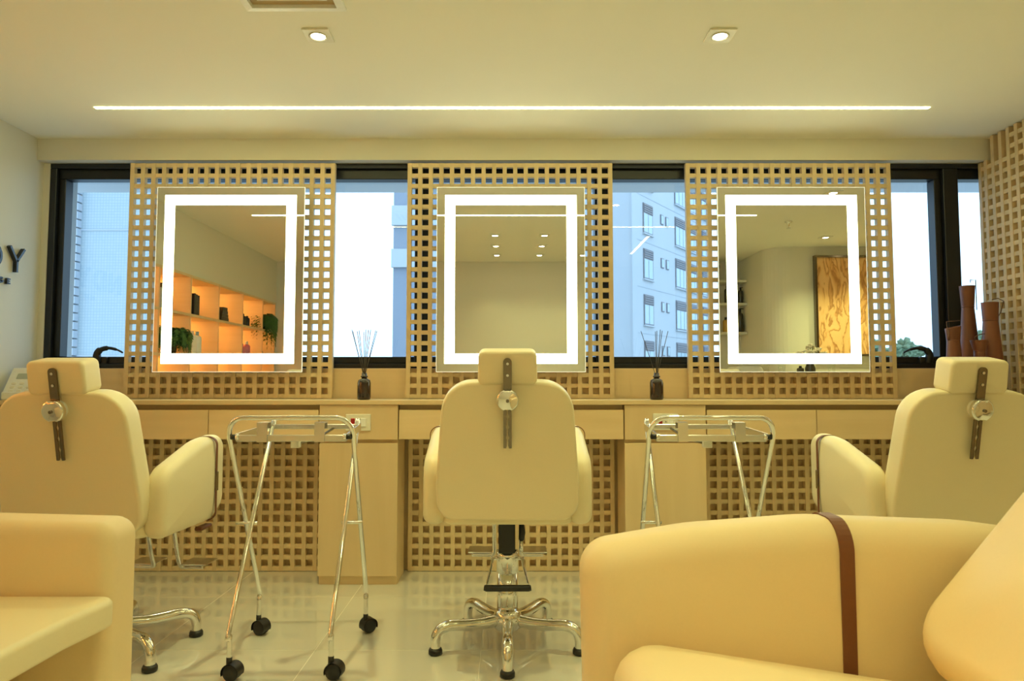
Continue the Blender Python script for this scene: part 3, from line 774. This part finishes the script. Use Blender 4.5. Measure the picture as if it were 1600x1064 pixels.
# ------------------------------------------------------------------ things on the worktop
def diffuser(label, x, y, reeds, tone):
    t = thing('reed_diffuser', label, 'diffuser', (x, y, ZT), 0, 'reed diffusers on the worktop')
    MB().lathe([(0.026, 0.0), (0.032, 0.004), (0.033, 0.012), (0.033, 0.082), (0.029, 0.096), (0.014, 0.104), (0.012, 0.110)], seg=24).build('bottle', 'amber_bottle', t)
    MB().lathe([(0.012, 0.108), (0.018, 0.110), (0.018, 0.116), (0.013, 0.118), (0.012, 0.132), (0.008, 0.132), (0.008, 0.10)], seg=20).build('neck', 'amber_bottle', t)
    for (dx, dy, h) in reeds:
        MB().tube([(-dx * 0.12, -dy * 0.12, 0.04), (dx * 0.10, dy * 0.1, 0.13), (dx, dy, h)], 0.0016, 5).build('reed', tone, t)
diffuser('dark reed diffuser in front of the bright window, left of the middle mirror', -0.704, 3.36, [(-0.066, 0.01, 0.345), (-0.055, -0.02, 0.335), (-0.042, 0.02, 0.338), (-0.026, -0.01, 0.34), (-0.008, 0.02, 0.335), (0.006, 0, 0.345), (0.022, -0.02, 0.342), (0.026, 0.015, 0.345), (0.052, 0.01, 0.342), (0.062, -0.01, 0.338)], 'reed')
diffuser('dark reed diffuser in front of the apartment block, right of the middle mirror', 0.732, 3.36, [(-0.072, 0.01, 0.338), (-0.006, -0.015, 0.335), (0.008, 0.015, 0.34), (0.022, 0.0, 0.345), (0.026, -0.02, 0.338), (0.062, 0.01, 0.338)], 'reed')
def vase(label, x, y, h, rb, rn, rt, cut, handle):
    t = thing('vase', label, 'vase', (x, y, ZT), 0, 'brown vases on the worktop')
    prof = [(rb * 0.96, 0.0), (rb, 0.01), (rb * 0.97, h * 0.3), (rn + (rb - rn) * 0.45, h * 0.55), (rn * 1.02, h * 0.80), (rn, h * 0.815), (rn * 1.05, h * 0.83)]
    prof += [(rt * 0.98, h * 0.99), (rt, h), (rt * 0.9, h), (rn * 0.85, h * 0.84)]
    mb = MB().lathe(prof, seg=24)
    mb.v = [(p[0], p[1], p[2] + (cut * p[0] / rt if p[2] > h * 0.9 else 0)) for p in mb.v]
    b_ = mb.build('body', 'terracotta', t)
    MB().lathe([(rn * 1.03, h * 0.808), (rn * 1.06, h * 0.815), (rn * 1.03, h * 0.822)], seg=24).build('neck_band', 'terracotta', t)
    MB().tube(handle, 0.0022, 6).build('wire_handle', 'wire', t)
vase('tallest brown vase with flared neck by the right lattice wall', 2.352, 3.474, 0.577, 0.052, 0.028, 0.036, 0, [(-0.005, -0.034, 0.59), (-0.005, -0.034, 0.604), (0.022, -0.034, 0.604), (0.022, -0.034, 0.45)])
vase('brown vase with bent wire handle, nearest the right lattice wall', 2.388, 3.365, 0.480, 0.054, 0.032, 0.038, 0, [(-0.01, -0.03, 0.49), (0.02, -0.03, 0.497), (0.055, -0.02, 0.485), (0.045, -0.01, 0.43), (0.032, 0, 0.40)])
vase('slant topped brown vase at the left of the group', 2.178, 3.33, 0.355, 0.042, 0.028, 0.035, 0.008, [(0.022, -0.02, 0.385), (-0.045, -0.02, 0.38), (-0.032, -0.015, 0.31), (-0.030, -0.01, 0.29)])
vase('shortest reddish vase at the front of the group', 2.298, 3.322, 0.290, 0.028, 0.025, 0.039, 0, [(-0.03, -0.02, 0.285), (-0.036, -0.02, 0.305), (-0.012, -0.03, 0.318), (0.018, -0.02, 0.32)])
# telephone
t = thing('telephone', 'white desk telephone with grey screen at the left edge', 'telephone', (-2.325, 3.40, ZT), R(4))
def slope(mb_args, mat, nm):
    x0, x1, b0, b1, th_ = mb_args; an = R(58)
    f = lambda a, s_, c: (a, -0.06 + s_ * math.cos(an) - c * math.sin(an), 0.02 + s_ * math.sin(an) + c * math.cos(an))
    P = round_poly([(x0, b0), (x1, b0), (x1, b1), (x0, b1)], 0.006, 4)
    return MB().puff(P, 0.0 if th_[0] is None else th_[0], th_[1], 0.002, 0.003, f).build(nm, mat, t)
MB().rbox(-0.135, 0.095, -0.075, 0.085, 0.0, 0.04, 0.006, 2).build('base', 'white_plastic', t)
slope((-0.135, 0.055, 0.0, 0.155, (-0.02, 0.012)), 'white_plastic', 'body')
slope((-0.10, 0.030, 0.088, 0.122, (0.010, 0.0135)), 'grey_plastic', 'screen')
slope((-0.025, 0.012, 0.136, 0.140, (0.010, 0.0126)), 'dark_bottle', 'maker_mark')
for i in range(4):
    for j in range(3): slope((-0.11 + i * 0.038, -0.088 + i * 0.038, 0.012 + j * 0.022, 0.026 + j * 0.022, (0.010, 0.0155)), 'ivory_plastic', 'key')
slope((0.060, 0.095, 0.0, 0.150, (-0.02, 0.006)), 'white_plastic', 'cradle')
MB().tube(smooth_path([(0.078, -0.085, 0.045), (0.078, -0.085, 0.075), (0.078, -0.055, 0.105), (0.078, -0.02, 0.145), (0.078, 0.005, 0.160), (0.078, 0.025, 0.155)]), [0.014] + [0.019] * 8 + [0.013] * 10 + [0.019] * 11 + [0.012], 12).build('handset', 'white_plastic', t)

# ------------------------------------------------------------------ niche shelf unit on the left wall (seen in the left mirror)
dv = [2.62, 2.11, 1.62, 1.10, 0.57, 0.05, -0.33]; rows = [NZ0, 1.16, 1.485, NZ1]
su = thing('shelf_unit', 'built in grid of amber lit niches seen in the left mirror', 'shelves', (XL - ND / 2, 1.16, NZ0))
def sb(name, x0, x1, y0, y1, z0, z1, mat): return MB().box(x0 - XL + ND / 2, x1 - XL + ND / 2, y0 - 1.16, y1 - 1.16, z0 - NZ0, z1 - NZ0).build(name, mat, su)
sb('back_panel', XL - ND, XL - ND + 0.01, NY0, NY1, NZ0, NZ1, 'oak_across')
for y in dv:
    yc = min(max(y, NY0 + 0.009), NY1 - 0.009)
    sb('divider', XL - ND + 0.01, XL + 0.002, yc - 0.009, yc + 0.009, NZ0, NZ1, 'oak_across')
for z in rows:
    zc = min(max(z, NZ0 + 0.01), NZ1 - 0.01)
    for a, b2 in zip(dv[1:], dv[:-1]):
        sb('shelf', XL - ND + 0.01, XL + 0.001, a + 0.009, b2 - 0.009, zc - 0.01, zc + 0.01, 'oak_across')
for z in rows[1:]:
    zc = min(z, NZ1 - 0.01)
    for a, b2 in zip(dv[1:], dv[:-1]):
        sb('light_strip', XL - ND + 0.012, XL - ND + 0.022, a + 0.05, b2 - 0.05, zc - 0.018, zc - 0.0105, 'led_niche')
def bottle(label, x, y, z, r, h, mat, cap, group, pump=False):
    t = thing('bottle', label, 'bottle', (x, y, z), 0, group)
    MB().lathe([(r * 0.95, 0), (r, 0.004), (r, h * 0.72), (r * 0.85, h * 0.8), (r * 0.35, h * 0.84)], seg=16).build('body', mat, t)
    cp = MB().lathe([(r * 0.42, h * 0.83), (r * 0.42, h)], seg=14)
    if pump: cp.box(-0.006, r * 1.1, -0.005, 0.005, h * 0.985, h * 1.02)
    cp.build('cap', cap, t)
def block(name, label, cat, x0, x1, y0, y1, z0, z1, mat, mat2, group=None):
    t = thing(name, label, cat, ((x0 + x1) / 2, (y0 + y1) / 2, z0), 0, group)
    a, b2, c = (x1 - x0) / 2, (y1 - y0) / 2, z1 - z0
    MB().rbox(-a, a, -b2, b2, 0, c, 0.002, 1).build('cover', mat, t)
    MB().box(-a + 0.004, a + 0.0006, -b2 + 0.003, b2 - 0.003, 0.003, c + 0.0006).build('pages', mat2, t)
z1_, z2_ = rows[1] + 0.01, rows[2] + 0.01
for k, (lb, dy, hh) in enumerate((('tallest dark book in the second upper niche', 0.03, 0.17), ('middle dark book in the second upper niche', 0.062, 0.165), ('front dark book in the second upper niche', 0.094, 0.16))):
    block('book', lb, 'book', XL - 0.13, XL - 0.006, 1.575 - dy - 0.028, 1.575 - dy, z2_, z2_ + hh, 'black_plastic', 'dark_bottle', 'dark books in the upper niches')
for k in range(4):
    block('box', ('largest', 'second largest', 'third largest', 'smallest')[k] + ' dark box of the stepped pile in an upper niche', 'box', XL - 0.13, XL - 0.006, 0.87 + k * 0.01, 1.03 - k * 0.012, z2_ + k * 0.03, z2_ + k * 0.03 + 0.029, 'black_plastic', 'dark_bottle', 'stepped dark boxes')
bottle('small black flask in the third upper niche', XL - 0.04, 0.46, z2_, 0.03, 0.11, 'black_plastic', 'black_plastic', 'dark bottles in the niches')
bottle('small black stopper bottle in the third upper niche', XL - 0.04, 0.36, z2_, 0.026, 0.10, 'black_plastic', 'black_plastic', 'dark bottles in the niches')
bottle('grey tall bottle in the first upper niche', XL - 0.05, 1.98, z2_, 0.035, 0.19, 'far_glass', 'dark_bottle', 'tall bottles in the first niche')
bottle('brown tall bottle in the first upper niche', XL - 0.05, 1.88, z2_, 0.035, 0.19, 'dark_bottle', 'dark_bottle', 'tall bottles in the first niche')
bottle('white bottle with dark band in a lower niche', XL - 0.045, 1.49, z1_, 0.034, 0.20, 'white_plastic', 'towel', 'lotion bottles in the lower niches')
bottle('white bottle with blue shoulder in a lower niche', XL - 0.05, 1.39, z1_, 0.036, 0.20, 'white_plastic', 'blue_cap', 'lotion bottles in the lower niches')
bottle('round pink bottle in a lower niche', XL - 0.055, 0.45, z1_, 0.045, 0.15, 'pink', 'pink', 'pink bottles in the lower niches')
bottle('tall pink bottle in a lower niche', XL - 0.05, 0.33, z1_, 0.035, 0.18, 'pink', 'towel', 'pink bottles in the lower niches')
bottle('dark glass bottle in the last lower niche', XL - 0.04, -0.05, z1_, 0.03, 0.10, 'dark_bottle', 'dark_bottle', 'dark bottles in the niches')
def fern(label, x, y, z, n, ln, seed, droop):
    rnd = random.Random(seed)
    t = thing('potted_fern', label, 'plant', (x, y, z), 0, 'ferns in the niches')
    MB().lathe([(0.045, 0), (0.06, 0.08), (0.062, 0.09), (0.054, 0.09), (0.05, 0.08)], seg=18).build('pot', 'dark_bottle', t)
    MB().lathe([(0.05, 0.078), (0.0, 0.084)], seg=16).build('soil', 'soil', t)
    mb = MB()
    for k in range(n):
        a = R(rnd.uniform(-105, 105)); l = ln * rnd.uniform(0.6, 1.0); up = rnd.uniform(0.04, 0.16)
        d = Vector((math.cos(a), math.sin(a), 0)); prev = None
        for i in range(15):
            u = i / 14
            reach = l * (0.55 * (1 - (1 - u) ** 2))
            p = Vector((0, 0, 0.085)) + d * min(reach, 0.15) + Vector((0, 0, up * math.sin(u * 2.2) - droop * l * u * u))
            if prev is not None:
                dr = (p - prev).normalized(); sd = dr.cross(Vector((0.3, 0.1, 1))).normalized()
                lw = 0.046 * math.sin(math.pi * min(1, 0.15 + u * 0.85))
                for sgn in (-1, 1):
                    tip = prev + sd * sgn * lw + dr * 0.02 + Vector((rnd.uniform(-.005, .005), rnd.uniform(-.005, .005), rnd.uniform(-.01, .004)))
                    mb.add([prev - dr * 0.007, prev + dr * 0.013 + Vector((0, 0, 0.002)), tip], [(0, 1, 2)])
                    mb.add([prev, prev + dr * 0.012, p + sd * sgn * 0.001], [(0, 1, 2)])
            prev = p
    o = mb.build('fronds', 'green_leaf', t); o['kind'] = 'stuff'
fern('trailing green fern hanging from the far upper niche', XL - 0.07, -0.10, z2_, 110, 0.42, 3, 0.90)
fern('bushy green fern in the near lower niche', XL - 0.07, 1.80, z1_, 100, 0.34, 5, 0.5)

# ------------------------------------------------------------------ right rear corner (seen in the right mirror)
def wall_shelf(label, z):
    t = thing('wall_shelf', label, 'shelf', (2.30, YB + 0.11, z), 0, 'wall shelves in the rear corner')
    MB().rbox(-0.35, 0.198, -0.108, 0.11, -0.025, 0.0, 0.002, 1).build('board', 'paint', t)
for z, lb in ((1.475, 'lowest wall shelf with bottles in the rear corner'), (1.78, 'middle wall shelf with dark bottles in the rear corner'), (2.02, 'highest wall shelf with a plant in the rear corner')): wall_shelf(lb, z)
for k, (x, z, r, h, mt, lb) in enumerate(((2.46, 1.78, 0.025, 0.17, 'dark_bottle', 'dark pump bottle at the shelf end, middle shelf'), (2.40, 1.78, 0.027, 0.15, 'dark_bottle', 'dark square bottle second from the shelf end'), (2.32, 1.78, 0.03, 0.19, 'dark_bottle', 'tall dark bottle third from the shelf end'), (2.22, 1.78, 0.025, 0.13, 'gold_liquid', 'short golden bottle on the middle shelf'),
        (2.45, 1.475, 0.035, 0.25, 'dark_bottle', 'tall olive bottle on the lowest shelf'), (2.30, 1.475, 0.032, 0.16, 'gold_liquid', 'golden spray bottle on the lowest shelf'), (2.20, 1.475, 0.028, 0.18, 'dark_bottle', 'dark bottle at the far end of the lowest shelf'))):
    bottle(lb, x, YB + 0.13, z, r, h, mt, 'black_plastic', 'bottles on the rear wall shelves', k % 2 == 0)
fern('small fern on the highest rear wall shelf', 2.16, YB + 0.14, 2.02, 14, 0.14, 9, 0.3)
t = thing('painting', 'framed amber abstract painting seen in the right mirror', 'painting', (3.27, 0.47, 1.68))
MB().box(-0.33, 0.33, 0.012, 0.035, -0.46, 0.46).build('canvas', 'artwork', t)
mb = MB()
for a in ((-0.35, 0.35, 0.46, 0.48), (-0.35, 0.35, -0.48, -0.46), (-0.35, -0.33, -0.46, 0.46), (0.33, 0.35, -0.46, 0.46)): mb.box(a[0], a[1], 0.001, 0.05, a[2], a[3])
mb.build('frame', 'dark_metal', t)
t = thing('side_counter', 'waist high pale counter under the painting', 'counter', (2.75, 0.90, 0))
MB().rbox(-0.80, 0.80, -0.22, 0.22, 0.97, 1.0, 0.004, 2).build('top', 'paint', t)
MB().box(-0.76, 0.76, -0.19, 0.19, 0.08, 0.97).build('body', 'oak', t)
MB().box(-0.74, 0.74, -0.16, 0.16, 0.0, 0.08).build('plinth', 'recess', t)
def towel(label, x, y, z, h):
    t = thing('towel', label, 'towel', (x, y, z), 0, 'folded towels on the side counter')
    P = round_poly([(-0.125, 0), (0.125, 0), (0.125, h), (-0.125, h)], h * 0.48, 8)
    MB().puff(P, -0.12, 0.12, 0.02, 0.02, lambda a, b2, c: (a, c, b2)).build('folded_cloth', 'towel', t)
towel('lower folded cream towel on the side counter', 2.10, 0.90, 1.0, 0.10); towel('upper folded cream towel on the side counter', 2.10, 0.90, 1.10, 0.095)
t = thing('flower_bouquet', 'bouquet of small white flowers on the side counter', 'flowers', (2.69, 0.88, 1.0))
MB().lathe([(0.03, 0), (0.04, 0.01), (0.045, 0.08), (0.025, 0.13), (0.03, 0.15), (0.024, 0.15), (0.02, 0.12)], seg=18).build('vase', 'dark_bottle', t)
rnd = random.Random(4)
for k in range(26):
    a = rnd.uniform(0, 6.28); rr = rnd.uniform(0, 0.13); z = 0.285 - rr * 0.6 + rnd.uniform(-0.02, 0.02)
    c = (rr * math.cos(a), rr * math.sin(a), z)
    mb = MB()
    for j in range(6):
        b2 = j * math.pi / 3 + a
        mb.lathe([(0.0, -0.008), (0.012, 0.0), (0.0, 0.008)], (c[0] + 0.013 * math.cos(b2), c[1] + 0.013 * math.sin(b2), c[2] + rnd.uniform(-.006, .006)), 6)
    fl_ = mb.build('blossom', 'petal', t)
    MB().tube([(0, 0, 0.12), (c[0] * 0.6, c[1] * 0.6, 0.18), c], 0.0018, 5).build('stem', 'green_leaf', fl_)
for x, lb in ((2.28, 'glass nearest the towels on the side counter'), (2.42, 'second glass from the towels on the side counter'), (2.86, 'glass beside the bouquet under the painting')):
    t = thing('drinking_glass', lb, 'glass', (x, 0.92, 1.0), 0, 'glasses on the side counter')
    MB().lathe([(0.0, 0.001), (0.027, 0.001), (0.034, 0.11)], seg=20).build('bowl', 'clear_glass', t)
bottle('small dark bottle beside the bouquet on the side counter', 2.585, 0.92, 1.0, 0.03, 0.10, 'dark_bottle', 'black_plastic', None)

# ------------------------------------------------------------------ outside
structure('ground', MB().box(-60, 90, 6.0, 160, -6.2, -6.0), 'ground', 'ground far below the windows')
t = structure('trim_1', MB().box(-3.2, 3.4, 3.72, 4.28, 2.165, 2.30), 'render_white', 'projecting slab above the windows')
structure('trim_2', MB().box(-2.75, -2.405, 3.72, 3.765, 0.6, 2.165), 'render_white', 'outer window jamb on the left')
# mosaic clad building close by on the left
b1 = thing('mosaic_building', 'pale blue mosaic clad building outside the left window', 'building', (-6.2, 9.4, -6.0))
MB().box(-1.5, 1.28, 0.0, 3.0, 0.0, 14.0).build('wall', 'mosaic', b1)
me = MB().box(-0.13, 0.02, -0.10, 0.0, 0.0, 0.098).mesh('quoin_block'); me.materials.append(MATS['concrete'])
for k in range(40): share('quoin_block', me, b1, (0.25, 0, 5.9 + k * 0.118))
for z in (7.30, 9.05): MB().box(0.27, 1.28, -0.012, 0.0, z, z + 0.02).build('joint_band', 'concrete', b1)
# grey building
b2_ = thing('grey_building', 'grey building with pale floor bands beyond the left centre window', 'building', (-3.55, 24.0, -6.0))
MB().box(-0.5, 1.9, 0, 6, 0, 26).build('wall', 'concrete_dark', b2_)
for z0, z1 in ((10.95, 11.6), (12.45, 13.15), (14.6, 15.2)):
    MB().box(-0.55, 1.95, -0.15, 0, z0, z1).build('floor_band', 'render_white', b2_)
# white apartment block
ux, uy = 0.589, 0.807; cx0, cy0 = 7.335, 39.73
ab = thing('apartment_block', 'white apartment block with shuttered windows beyond the right centre window', 'building', (cx0, cy0, -6.0))
ab.rotation_euler.z = math.atan2(uy, ux)          # local x runs along the windowed face, local y goes into the block
MB().box(0, 13.6, 0, 11, 0, 32).build('wall', 'render_white', ab)
MB().box(-0.12, 0.5, -0.06, 0.0, 0, 32).build('corner_pilaster', 'render_white', ab)
def abox(nm, x0, x1, y0, y1, z0, z1, mat, par): return MB().box(x0, x1, y0, y1, z0, z1).build(nm, mat, par)
FH = 2.80
for fl_i in range(9):
    zb = 1.9 + fl_i * FH
    for (wx0, ww, wh, small) in ((1.45, 1.35, 1.85, 0), (4.05, 0.42, 0.62, 1), (4.85, 0.42, 0.62, 1), (6.4, 2.0, 1.95, 0), (9.0, 1.5, 1.95, 0), (11.3, 1.5, 1.95, 0)):
        z0 = zb + (1.0 if small else 0.0)
        wn = abox('window', wx0, wx0 + ww, -0.06, 0.0, z0, z0 + wh, 'louvre', ab)
        if small:
            abox('pane', wx0 + 0.06, wx0 + ww - 0.06, -0.075, -0.06, z0 + 0.05, z0 + wh - 0.05, 'far_glass', wn)
        else:
            n = 3 if ww > 1.8 else 2; pw = (ww - 0.08) / n
            for k in range(n): abox('pane', wx0 + 0.06 + k * pw, wx0 + (k + 1) * pw - 0.02, -0.075, -0.06, z0 + 0.08, z0 + wh * 0.66, 'far_glass', wn)
            for k in range(4): abox('shutter_slat', wx0 + 0.03, wx0 + ww - 0.03, -0.10, -0.06, z0 + wh * 0.70 + k * 0.135, z0 + wh * 0.70 + k * 0.135 + 0.10, 'louvre', wn)
            abox('sill', wx0 - 0.06, wx0 + ww + 0.06, -0.14, 0.0, z0 - 0.08, z0, 'render_white', wn)
    abox('floor_joint', 0.5, 13.6, -0.015, 0.0, zb - 0.55, zb - 0.50, 'concrete', ab)
# trees
def tree(label, x, y, h, rad, seed):
    rnd = random.Random(seed)
    t = thing('tree', label, 'tree', (x, y, -6.0), 0, 'trees beyond the right window')
    MB().tube([(0, 0, 0), (0.1, 0, h * 0.4), (0, 0.1, h * 0.75)], [0.35, 0.28, 0.15], 8).build('trunk', 'bark', t)
    bm = bmesh.new()
    for k in range(26):
        c = Vector((rnd.gauss(0, 0.5) * rad, rnd.gauss(0, 0.5) * rad, h - rad * 0.8 + rnd.uniform(-0.9, 0.8) * rad))
        mt = Matrix.Translation(c) @ Matrix.Scale(rad * rnd.uniform(0.22, 0.42), 4)
        r_ = bmesh.ops.create_icosphere(bm, subdivisions=3, radius=1.0, matrix=mt)
        for q in r_['verts']:
            d = (q.co - c); q.co = c + d * (1 + rnd.uniform(-0.35, 0.35))
    me = bpy.data.meshes.new('crown'); bm.to_mesh(me); bm.free(); me.materials.append(MATS['tree_leaf'])
    o = bpy.data.objects.new('crown', me); link(o, t)
tree('broad pale tree at the left of the right window', 37.3, 66, 10.3, 1.7, 1); tree('low round tree beside the window handle', 40.2, 72, 9.9, 1.7, 2)
tree('tree just left of the slant topped vase', 43.9, 65, 10.3, 1.7, 5); tree('tree behind the tallest vase in the narrow pane', 46.6, 70, 11.6, 1.8, 3); tree('low distant tree between the nearer trees', 46.0, 80, 10.4, 1.8, 4)
